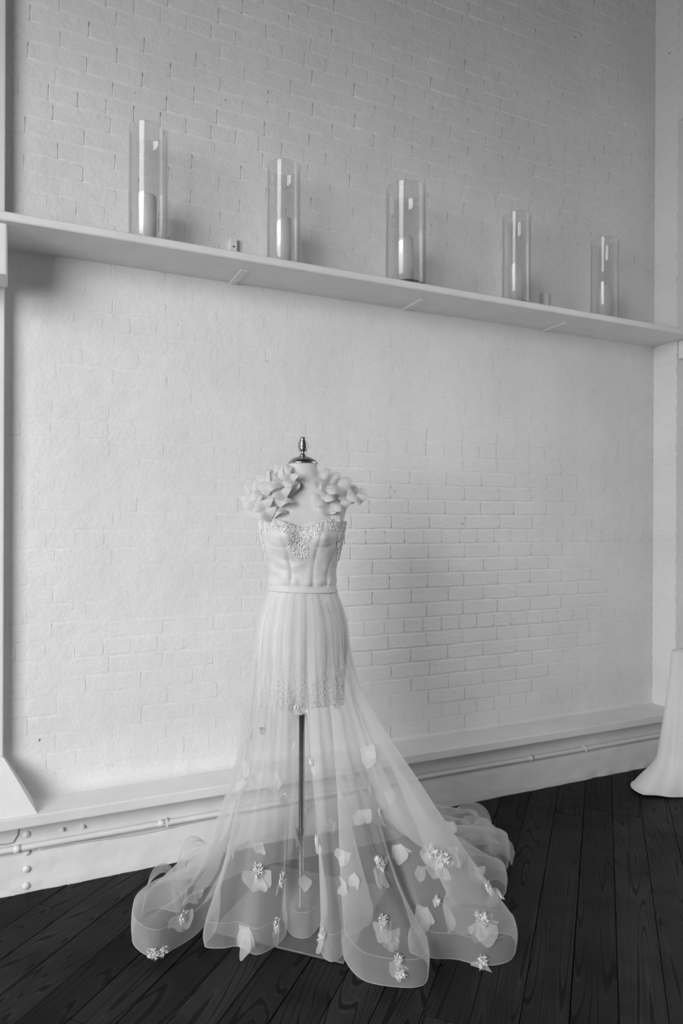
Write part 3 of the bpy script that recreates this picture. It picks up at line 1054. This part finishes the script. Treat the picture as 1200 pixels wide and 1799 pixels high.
def skirt_grid(sub=11, ns=46):
    H = np.array(HEM)
    n = len(H)
    pts, par = [], []
    for i in range(n):
        p0, p1, p2, p3 = H[i - 1], H[i], H[(i + 1) % n], H[(i + 2) % n]
        for k in range(sub):
            t = k / sub
            pts.append(0.5 * ((2 * p1) + (-p0 + p2) * t + (2 * p0 - 5 * p1 + 4 * p2 - p3) * t * t + (-p0 + 3 * p1 - 3 * p2 + p3) * t ** 3))
            par.append(i + t)
    E2 = np.array(pts)
    par = np.array(par)
    th = np.radians(np.interp(par, [k[0] for k in TH_KEYS], [k[1] for k in TH_KEYS]))
    # smooth the waist angles and puddle weights round the loop
    pud = np.interp(par, [k[0] for k in PUD_KEYS], [k[1] for k in PUD_KEYS])
    c, s = np.cos(th), np.sin(th)
    N = len(E2)
    # softened copy of the hem for the mid height, so that floor loops fade upwards
    def soft(A, w_):
        out = np.zeros_like(A)
        ker = np.hanning(2 * w_ + 1)
        ker /= ker.sum()
        for q in range(-w_, w_ + 1):
            out += ker[q + w_] * np.roll(A, q, axis=0)
        return out
    ES = soft(E2, 14)
    ES2 = soft(E2, 34)
    def ring(rx, ryf, ryb, z):
        return np.stack([rx * c, np.where(s < 0, ryf, ryb) * s, np.full(N, z)], 1)
    W = ring(0.113, 0.095, 0.090, 1.080)
    H1 = ring(0.146, 0.122, 0.120, 0.985)
    H2 = ring(0.160, 0.134, 0.134, 0.87)
    def mixp(A, B, q):
        return A + (B - A) * q[:, None]
    kq = 0.52 - 0.34 * pud
    K = np.concatenate([mixp(H2[:, :2], ES2, kq), (0.45 - 0.03 * pud)[:, None]], 1)
    aq = 0.82 - 0.32 * pud
    A = np.concatenate([mixp(H2[:, :2], ES, aq), (0.215 - 0.055 * pud)[:, None]], 1)
    BH = np.interp(par, [k[0] for k in TALL_KEYS], [k[1] for k in TALL_KEYS])
    E = np.concatenate([E2, BH[:, None]], 1)
    X = E + (E - A) * 0.6
    X[:, 2] = np.minimum(X[:, 2], 0.02)
    K0 = W + (W - H1) * 0.8
    ctrl = [K0, W, H1, H2, K, A, E, X]
    seg_s = [0.0, 0.09, 0.20, 0.58, 0.83, 1.0]
    G = np.zeros((N, ns, 3))
    for j in range(ns):
        sv = j / (ns - 1)
        m = 0
        while m < 4 and sv > seg_s[m + 1]:
            m += 1
        t = (sv - seg_s[m]) / (seg_s[m + 1] - seg_s[m])
        p0, p1, p2, p3 = ctrl[m], ctrl[m + 1], ctrl[m + 2], ctrl[m + 3]
        d01 = max(1e-6, (seg_s[m] - (seg_s[m - 1] if m else -0.09)))
        d12 = seg_s[m + 1] - seg_s[m]
        d23 = (seg_s[m + 2] - seg_s[m + 1]) if m < 4 else 0.12
        m1 = ((p1 - p0) / d01 * d12 + (p2 - p1) / d12 * d01) / (d01 + d12) * d12
        m2 = ((p2 - p1) / d12 * d23 + (p3 - p2) / d23 * d12) / (d12 + d23) * d12
        h00, h10, h01, h11 = 2 * t ** 3 - 3 * t * t + 1, t ** 3 - 2 * t * t + t, -2 * t ** 3 + 3 * t * t, t ** 3 - t * t
        Q = h00 * p1 + h10 * m1 + h01 * p2 + h11 * m2
        amp = (0.0015 + 0.010 * min(1.0, sv / 0.45)) * (1 - 0.75 * max(0.0, (sv - 0.6) / 0.4))
        u = par
        pl = 0.75 * np.sin(th * 15 + 0.9 * np.sin(th * 4)) + 0.45 * np.sin(th * 27 + 1.0 + 0.6 * np.sin(th * 5 + sv)) + 0.15 * np.sin(th * 61)
        Q[:, 0] += c * amp * pl
        Q[:, 1] += s * amp * pl
        # crumpled where the train lies on the floor
        lump = pud * max(0.0, min(1.0, (sv - 0.5) / 0.25)) * (1 - max(0.0, (sv - 0.86) / 0.14))
        wf = np.clip((par - 20.0) / 1.2, 0, 1) * np.clip((24.6 - par) / 1.2, 0, 1)
        wf = wf * wf * (3 - 2 * wf)
        ws = max(0.0, min(1.0, (sv - 0.33) / 0.09)) * max(0.0, min(1.0, (0.97 - sv) / 0.3))
        Q[:, 1] += wf * ws * np.maximum(0.0, 0.07 - Q[:, 1])
        Q[:, 2] += lump * (0.034 * np.sin(u * 2.3 + 8 * sv) + 0.026 * np.sin(u * 4.1 - 11 * sv) + 0.02)
        Q[:, 2] = np.maximum(Q[:, 2], 0.012)
        G[:, j] = Q
    # the braid at the hem stands on the floor below the last row
    B = np.zeros((N, 8, 3))
    nrm = soft(E2, 6) - soft(E2, 30)
    ln = np.linalg.norm(nrm, axis=1)[:, None]
    nrm = nrm / np.maximum(ln, 1e-6) * np.minimum(1.0, ln / 0.03)
    for j in range(8):
        q = j / 7
        B[:, j, :2] = E2 + nrm * 0.010 * math.sin(q * math.pi) + nrm * 0.006 * q
        B[:, j, 2] = BH * (1 - q) + 0.009 * q
    return G, B, par
# <<<SKIRT


G, B, PAR = skirt_grid()
link('overskirt', grid_mesh('overskirt', G, True), MAT['tulle'], gown, True)
hb = link('hem_band', grid_mesh('hem_band', B, True), MAT['band'], gown, True)
link('hem_cord', tube_mesh('hem_cord', [tuple(p) for p in B[:, -1]], 0.0011, 5, True), MAT['organza'], gown, True)
link('band_seam', tube_mesh('band_seam', [tuple(p) for p in B[:, 0]], 0.0008, 4, True), MAT['organza'], gown, True)


# folds of the train heaped on the floor: standing loops of the stiff sheer cloth (centre line, width)
TRAIN = [
    ([(0.44, 0.50, 0.03), (0.48, 0.49, 0.10), (0.54, 0.46, 0.13), (0.60, 0.41, 0.09), (0.61, 0.36, 0.03)], 0.085),
    ([(0.58, 0.47, 0.03), (0.62, 0.46, 0.12), (0.69, 0.43, 0.15), (0.745, 0.40, 0.11), (0.74, 0.36, 0.02)], 0.080),
    ([(0.655, 0.31, 0.015), (0.650, 0.31, 0.09), (0.665, 0.30, 0.145), (0.70, 0.28, 0.15), (0.722, 0.265, 0.10), (0.722, 0.25, 0.015)], 0.075),
    ([(0.70, 0.29, 0.03), (0.745, 0.27, 0.075), (0.785, 0.25, 0.07), (0.80, 0.235, 0.03)], 0.060),
    ([(0.50, 0.36, 0.05), (0.56, 0.33, 0.12), (0.62, 0.33, 0.10), (0.66, 0.35, 0.04)], 0.070),
    ([(-0.505, -0.10, 0.06), (-0.50, -0.02, 0.12), (-0.475, 0.03, 0.135), (-0.44, 0.02, 0.13), (-0.415, -0.04, 0.08), (-0.39, -0.09, 0.03)], 0.075),
    ([(-0.42, 0.06, 0.03), (-0.415, 0.13, 0.13), (-0.38, 0.16, 0.165), (-0.33, 0.15, 0.15), (-0.30, 0.12, 0.10)], 0.085),
]
for (cl_, wd) in TRAIN:
    C_ = [Vector(p) for p in cl_]
    C_ = [C_[0] * 2 - C_[1]] + C_ + [C_[-1] * 2 - C_[-2]]
    line_ = []
    for i in range(1, len(C_) - 2):
        p0, p1, p2, p3 = C_[i - 1:i + 3]
        for k in range(10):
            t = k / 10
            line_.append(0.5 * ((2 * p1) + (p2 - p0) * t + (2 * p0 - 5 * p1 + 4 * p2 - p3) * t * t + (3 * p1 - p0 - 3 * p2 + p3) * t ** 3))
    line_.append(C_[-2])
    R_ = np.zeros((len(line_), 9, 3))
    chord = (line_[-1] - line_[0])
    side_ = Vector((chord.y, -chord.x, 0)).normalized()
    for i, p in enumerate(line_):
        tw = 0.5 * noise.noise(p * 7.0)
        for j in range(9):
            q = (j / 8 - 0.5) * wd * (1 + 0.25 * noise.noise(p * 9 + Vector((4, 0, 0))))
            v_ = p + side_ * q + Vector((0, 0, 1)) * (q * tw + 0.010 * noise.noise(Vector((p.x * 22, q * 60, p.z * 22))))
            R_[i, j] = (v_.x, v_.y, max(0.006, v_.z))
    link('train_fold', grid_mesh('train_fold', R_), MAT['band'], gown, True)
    link('fold_edge', tube_mesh('fold_edge', [tuple(p) for p in R_[:, 0]], 0.0009, 4), MAT['organza'], gown, True)


def petal_mesh(kind, rng):
    """one gathered cloth petal lying in its own XY plane, facing +Z"""
    vs, fs = [], []
    nr, na = 6, 24
    ph = rng.uniform(0, 6.28)
    fr = rng.choice((2.4, 3.0, 3.6)) if kind == 'ruffle' else rng.choice((2, 3))
    for i in range(nr + 1):
        q = i / nr
        for k in range(na + 1):
            a = (k / na - 0.5) * (4.4 if kind == 'ruffle' else 2.3)
            rad = q * (1 + 0.10 * math.sin(a * 3 + ph) + 0.05 * math.sin(a * 7 + 2 * ph))
            if kind != 'ruffle':
                rad *= 1 - 0.12 * abs(a)
            z = 0.36 * q ** 2.0 * math.sin(a * fr + ph) + (0.20 * (1 - (1 - q) ** 2) if kind == 'ruffle' else 0.10 * q * q) - (0.25 * q ** 4 if kind == 'ruffle' else 0)
            vs.append((rad * math.sin(a), -rad * math.cos(a), z * (1.0 if kind == 'ruffle' else 0.6)))
    for i in range(nr):
        for k in range(na):
            fs.append((i * (na + 1) + k, i * (na + 1) + k + 1, (i + 1) * (na + 1) + k + 1, (i + 1) * (na + 1) + k))
    me = pmesh('petal', vs, fs)
    me.polygons.foreach_set('use_smooth', [True] * len(me.polygons))
    return me


r3 = random.Random(11)
RUF = [petal_mesh('ruffle', r3) for _ in range(6)]
for me in RUF:
    me.materials.append(MAT['ruffle'])
RUF_S = [me.copy() for me in RUF]
for me in RUF_S:
    me.materials.clear()
    me.materials.append(MAT['organza'])
FLW = [petal_mesh('flower', r3) for _ in range(5)]
for me in FLW:
    me.materials.append(MAT['organza'])


def orient(nrm, down, roll=0.0):
    """matrix whose +Z is nrm and whose -Y points along down"""
    n_ = Vector(nrm).normalized()
    d = Vector(down) - n_ * n_.dot(Vector(down))
    if d.length < 1e-4:
        d = Vector((0, -1, 0)) - n_ * n_.dot(Vector((0, -1, 0)))
    d.normalize()
    y = -d
    x = y.cross(n_)
    return (Matrix((x, y, n_)).transposed() @ Matrix.Rotation(roll, 3, 'Z')).to_4x4()


# shoulder ruffles: (x, z, radius, sheer) of every petal over each shoulder
LEFT = [(-0.040, 1.462, 0.034, 0), (-0.058, 1.445, 0.040, 0), (-0.085, 1.450, 0.036, 0), (-0.105, 1.432, 0.040, 0), (-0.045, 1.425, 0.036, 0), (-0.070, 1.412, 0.040, 0),
        (-0.130, 1.415, 0.038, 1), (-0.150, 1.400, 0.040, 1), (-0.165, 1.375, 0.040, 1), (-0.130, 1.375, 0.040, 0), (-0.095, 1.380, 0.042, 0), (-0.060, 1.385, 0.034, 0),
        (-0.150, 1.352, 0.036, 1), (-0.120, 1.345, 0.038, 0), (-0.085, 1.350, 0.036, 0), (-0.170, 1.395, 0.034, 1), (-0.075, 1.470, 0.034, 1), (-0.115, 1.452, 0.036, 1)]
RIGHT = [(0.058, 1.470, 0.036, 1), (0.090, 1.462, 0.036, 1), (0.125, 1.448, 0.036, 1), (0.060, 1.445, 0.036, 0), (0.085, 1.435, 0.040, 0), (0.115, 1.425, 0.040, 0),
         (0.150, 1.425, 0.036, 1), (0.150, 1.402, 0.038, 0), (0.175, 1.395, 0.036, 0), (0.055, 1.415, 0.038, 1), (0.060, 1.385, 0.040, 1), (0.085, 1.400, 0.036, 0),
         (0.105, 1.390, 0.036, 0), (0.095, 1.365, 0.036, 0), (0.120, 1.368, 0.034, 0), (0.075, 1.358, 0.034, 1), (0.178, 1.410, 0.032, 1)]
for side, rows_ in ((-1, LEFT), (1, RIGHT)):
    strap = []
    for q in np.linspace(0, 1, 12):
        z = 1.30 + 0.155 * math.sin(q * math.pi * 0.62) / math.sin(math.pi * 0.5)
        strap.append((side * (0.105 - 0.045 * q), -0.085 + 0.16 * q, min(z, 1.452)))
    Sg = np.array([[(p[0] - 0.018, p[1], p[2] + 0.004), (p[0], p[1] - 0.003, p[2] + 0.008), (p[0] + 0.018, p[1], p[2] + 0.004)] for p in strap])
    ru = link('shoulder_ruffle', grid_mesh('shoulder_ruffle', Sg), MAT['ruffle'], gown, True)
    ru['label'] = 'gathered chiffon petals on the shoulder nearer the left pilaster' if side < 0 else 'gathered chiffon petals on the shoulder nearer the corner'
    for i, (x, z, rad, sh) in enumerate(sorted(rows_, key=lambda t: -t[1])):
        ly = -0.066 - 0.010 * (i % 3) + 0.30 * max(0.0, abs(x) - 0.08) - 0.10 * max(0.0, 1.43 - z)
        if sh and z > 1.40:
            ly += 0.045
        o = bpy.data.objects.new('petal', (RUF_S if sh else RUF)[r3.randrange(6)])
        o.parent = ru
        nrm = (side * (0.15 + 2.6 * abs(x)) + r3.uniform(-0.2, 0.2), -1.0, 0.55 + r3.uniform(-0.25, 0.3))
        o.matrix_basis = Matrix.Translation((x, ly, z)) @ orient(nrm, (side * 0.5, -0.1, -1), r3.uniform(-0.5, 0.5)) @ Matrix.Diagonal((rad, rad, rad, 1))
        COL.objects.link(o)

# fabric flowers sewn to the tulle: (position, outward normal, size, petals, beaded)
FLOWERS = [
    ((-0.127, -0.122, 0.645), (-0.08, -0.99, 0.11), 0.045, 0, 1),
    ((-0.155, -0.108, 0.645), (-0.98, -0.1, 0.2), 0.045, 1, 0),
    ((-0.03, -0.101, 0.619), (1.0, -0.08, -0.01), 0.05, 1, 0),
    ((0.203, -0.146, 0.593), (-0.06, -0.98, 0.2), 0.05, 2, 0),
    ((0.037, -0.132, 0.545), (-0.86, -0.51, -0.06), 0.035, 1, 1),
    ((-0.165, -0.127, 0.544), (-0.16, -0.98, 0.12), 0.045, 1, 0),
    ((-0.145, -0.135, 0.519), (-0.01, -0.99, 0.12), 0.045, 2, 0),
    ((-0.076, -0.152, 0.52), (-0.08, -0.99, 0.08), 0.045, 1, 0),
    ((-0.056, -0.142, 0.45), (0.55, -0.83, -0.0), 0.055, 1, 0),
    ((-0.182, -0.128, 0.495), (-0.72, -0.66, 0.21), 0.04, 1, 0),
    ((0.084, -0.191, 0.385), (0.83, -0.52, 0.19), 0.05, 1, 0),
    ((0.174, -0.23, 0.429), (-0.04, -0.94, 0.34), 0.05, 2, 0),
    ((0.236, -0.188, 0.401), (0.92, -0.26, 0.28), 0.04, 1, 1),
    ((-0.021, 0.01, 0.274), (0.83, -0.46, 0.32), 0.07, 2, 0),
    ((-0.129, -0.201, 0.239), (-0.29, -0.93, 0.23), 0.07, 2, 1),
    ((-0.118, -0.187, 0.316), (-0.17, -0.97, 0.19), 0.05, 1, 0),
    ((-0.067, -0.176, 0.198), (0.82, -0.57, 0.06), 0.055, 1, 1),
    ((0.056, -0.19, 0.318), (-0.97, -0.23, 0.02), 0.045, 1, 1),
    ((0.011, -0.097, 0.165), (-0.08, -0.68, 0.73), 0.055, 1, 0),
    ((0.131, -0.231, 0.307), (-0.87, -0.49, 0.11), 0.045, 2, 0),
    ((0.159, -0.28, 0.265), (-0.63, -0.74, 0.25), 0.045, 2, 0),
    ((0.134, -0.257, 0.226), (-0.87, -0.47, 0.13), 0.05, 2, 0),
    ((0.225, -0.276, 0.285), (0.7, -0.54, 0.47), 0.07, 3, 1),
    ((0.381, -0.267, 0.147), (-0.31, -0.92, 0.24), 0.075, 2, 0),
    ((0.408, -0.269, 0.168), (-0.24, -0.95, 0.19), 0.04, 0, 1),
    ((0.232, -0.351, 0.153), (0.23, -0.71, 0.67), 0.06, 2, 1),
    ((0.272, -0.409, 0.084), (-0.18, -0.88, 0.44), 0.05, 1, 1),
    ((0.276, -0.417, 0.052), (-0.16, -0.98, 0.1), 0.05, 0, 1),
    ((0.071, -0.272, 0.073), (-0.85, -0.44, 0.31), 0.06, 1, 1),
    ((-0.08, -0.209, 0.073), (0.72, -0.64, 0.27), 0.055, 1, 1),
    ((-0.436, -0.249, 0.031), (-0.05, -0.99, -0.17), 0.06, 0, 1),
    ((-0.413, -0.241, 0.031), (0.61, -0.78, -0.14), 0.05, 0, 1),
    ((-0.366, -0.188, 0.099), (0.67, -0.72, -0.18), 0.06, 3, 1),
    ((-0.153, -0.234, 0.084), (-0.63, -0.74, 0.23), 0.07, 2, 0),
    ((-0.332, -0.169, 0.159), (0.69, -0.71, -0.16), 0.055, 2, 0),
    ((0.53, -0.335, 0.03), (-0.25, -0.96, -0.09), 0.06, 1, 1),
    ((0.532, -0.307, 0.132), (0.07, -0.9, 0.43), 0.065, 3, 1),
    ((0.566, -0.246, 0.185), (0.65, -0.45, 0.61), 0.055, 1, 1),
    ((0.607, -0.22, 0.15), (0.78, -0.13, 0.61), 0.045, 0, 1),
    ((0.45, -0.179, 0.364), (0.73, -0.35, 0.59), 0.06, 2, 0),
    ((0.585, 0.182, 0.15), (0.29, -0.91, 0.28), 0.075, 2, 0),
    ((0.401, -0.236, 0.3), (-0.15, -0.95, 0.28), 0.06, 3, 1),
    ((0.476, -0.219, 0.3), (0.56, -0.59, 0.58), 0.06, 2, 0),
    ((0.43, -0.246, 0.28), (-0.05, -0.94, 0.34), 0.06, 2, 1),
    ((0.529, -0.224, 0.241), (0.66, -0.45, 0.6), 0.06, 2, 0),
    ((0.208, -0.173, 0.494), (0.79, -0.49, 0.36), 0.05, 1, 0),
    ((0.31, 0.056, 0.38), (-0.24, -0.96, -0.17), 0.05, 1, 0),
    ((-0.084, -0.153, 0.496), (0.12, -0.99, 0.1), 0.045, 1, 0),
    ((-0.218, -0.072, 0.252), (0.97, -0.07, -0.23), 0.045, 1, 0),
    ((0.309, -0.207, 0.313), (-0.55, -0.84, 0.04), 0.05, 2, 0),
    ((0.252, -0.365, 0.134), (0.13, -0.68, 0.72), 0.06, 2, 0),
    ((0.482, -0.165, 0.063), (-0.74, -0.6, 0.32), 0.06, 3, 0),
    ((0.112, -0.137, 0.472), (0.98, -0.19, 0.1), 0.045, 1, 0),
    ((0.181, 0.196, 0.402), (-0.02, -0.95, -0.3), 0.045, 1, 0),
    ((0.03, 0.057, 0.34), (0.07, -0.83, 0.55), 0.04, 1, 0),
    ((0.356, -0.237, 0.259), (-0.31, -0.93, 0.17), 0.05, 1, 0),
]
# FLOWER_TABLE
FLOWERS += [
    ((0.555, 0.44, 0.145), (-0.2, -0.6, 0.8), 0.05, 2, True),
    ((0.70, 0.40, 0.13), (0.1, -0.8, 0.6), 0.075, 2, False),
    ((0.50, 0.42, 0.11), (-0.3, -0.8, 0.5), 0.065, 3, True),
    ((0.60, 0.36, 0.10), (0.3, -0.8, 0.5), 0.065, 2, False),
    ((0.55, 0.31, 0.115), (-0.1, -0.8, 0.6), 0.06, 3, False),
    ((0.64, 0.40, 0.12), (0.4, -0.7, 0.6), 0.06, 2, False),
    ((0.75, 0.40, 0.10), (0.6, -0.5, 0.6), 0.05, 1, False),
]


def cluster_mesh(rng):
    """frayed lace tuft with beads, about unit size"""
    vs, fs = [], []
    for k in range(90):
        a = rng.uniform(0, 6.28)
        r = rng.uniform(0.2, 0.75) + (0.35 * abs(math.sin(a * 1.5 + 1)) * rng.random())
        w_ = rng.uniform(0.04, 0.09)
        p = Vector((r * math.cos(a), r * math.sin(a), rng.uniform(0.05, 0.5)))
        q = Vector((rng.uniform(-0.45, 0.45), rng.uniform(-0.45, 0.45), 0.05))
        t = Vector((-math.sin(a), math.cos(a), 0)) * w_
        n0 = len(vs)
        mid = (p + q) / 2 + Vector((0, 0, rng.uniform(0.0, 0.25)))
        vs += [q, mid + t, p, mid - t]
        fs += [(n0, n0 + 1, n0 + 2), (n0, n0 + 2, n0 + 3)]
    for k in range(26):
        a = rng.uniform(0, 6.28)
        r = rng.uniform(0, 0.75)
        c = Vector((r * math.cos(a), r * math.sin(a), rng.uniform(0.15, 0.45)))
        e = rng.uniform(0.05, 0.10)
        n0 = len(vs)
        vs += [c + Vector(d) * e for d in ((1, 0, 0), (-1, 0, 0), (0, 1, 0), (0, -1, 0), (0, 0, 1), (0, 0, -1))]
        for aa in (0, 1):
            for bb in (2, 3):
                for cc in (4, 5):
                    f = (n0 + aa, n0 + bb, n0 + cc)
                    fs.append(f if (aa + bb + cc) % 2 else f[::-1])
    me = pmesh('fabric_flower', vs, fs)
    me.materials.append(MAT['lace'])
    return me


CLU = [cluster_mesh(r3) for _ in range(4)]
SMALL = [bead_mesh('fabric_flower', [(r3.uniform(-0.3, 0.3), r3.uniform(-0.3, 0.3), 0.1) for _ in range(4)], 0.05, 0.09, r3) for _ in range(2)]
for me in SMALL:
    me.materials.append(MAT['bead'])
for (pos, nrm, size, npet, beaded) in FLOWERS:
    o = bpy.data.objects.new('fabric_flower', CLU[r3.randrange(4)] if beaded else SMALL[r3.randrange(2)])
    o.parent = gown
    base = Matrix.Translation(Vector(pos) + Vector(nrm) * 0.004) @ orient(nrm, (0, 0, -1), r3.uniform(-0.4, 0.4))
    sc = size * (0.45 if beaded else 0.3)
    o.matrix_basis = base @ Matrix.Diagonal((sc * r3.uniform(0.7, 0.95), sc * r3.uniform(1.0, 1.35), sc, 1))
    COL.objects.link(o)
    for k in range(npet):
        pt = bpy.data.objects.new('petal', FLW[r3.randrange(5)])
        pt.parent = o
        ang = (k - (npet - 1) / 2) * 0.5 + r3.uniform(-0.4, 0.4)
        s_ = size / sc * r3.uniform(0.65, 0.95)
        pt.matrix_basis = Matrix.Rotation(ang, 4, 'Z') @ Matrix.Rotation(r3.uniform(-0.1, 0.45), 4, 'X') @ Matrix.Diagonal((s_, s_, s_, 1))
        COL.objects.link(pt)
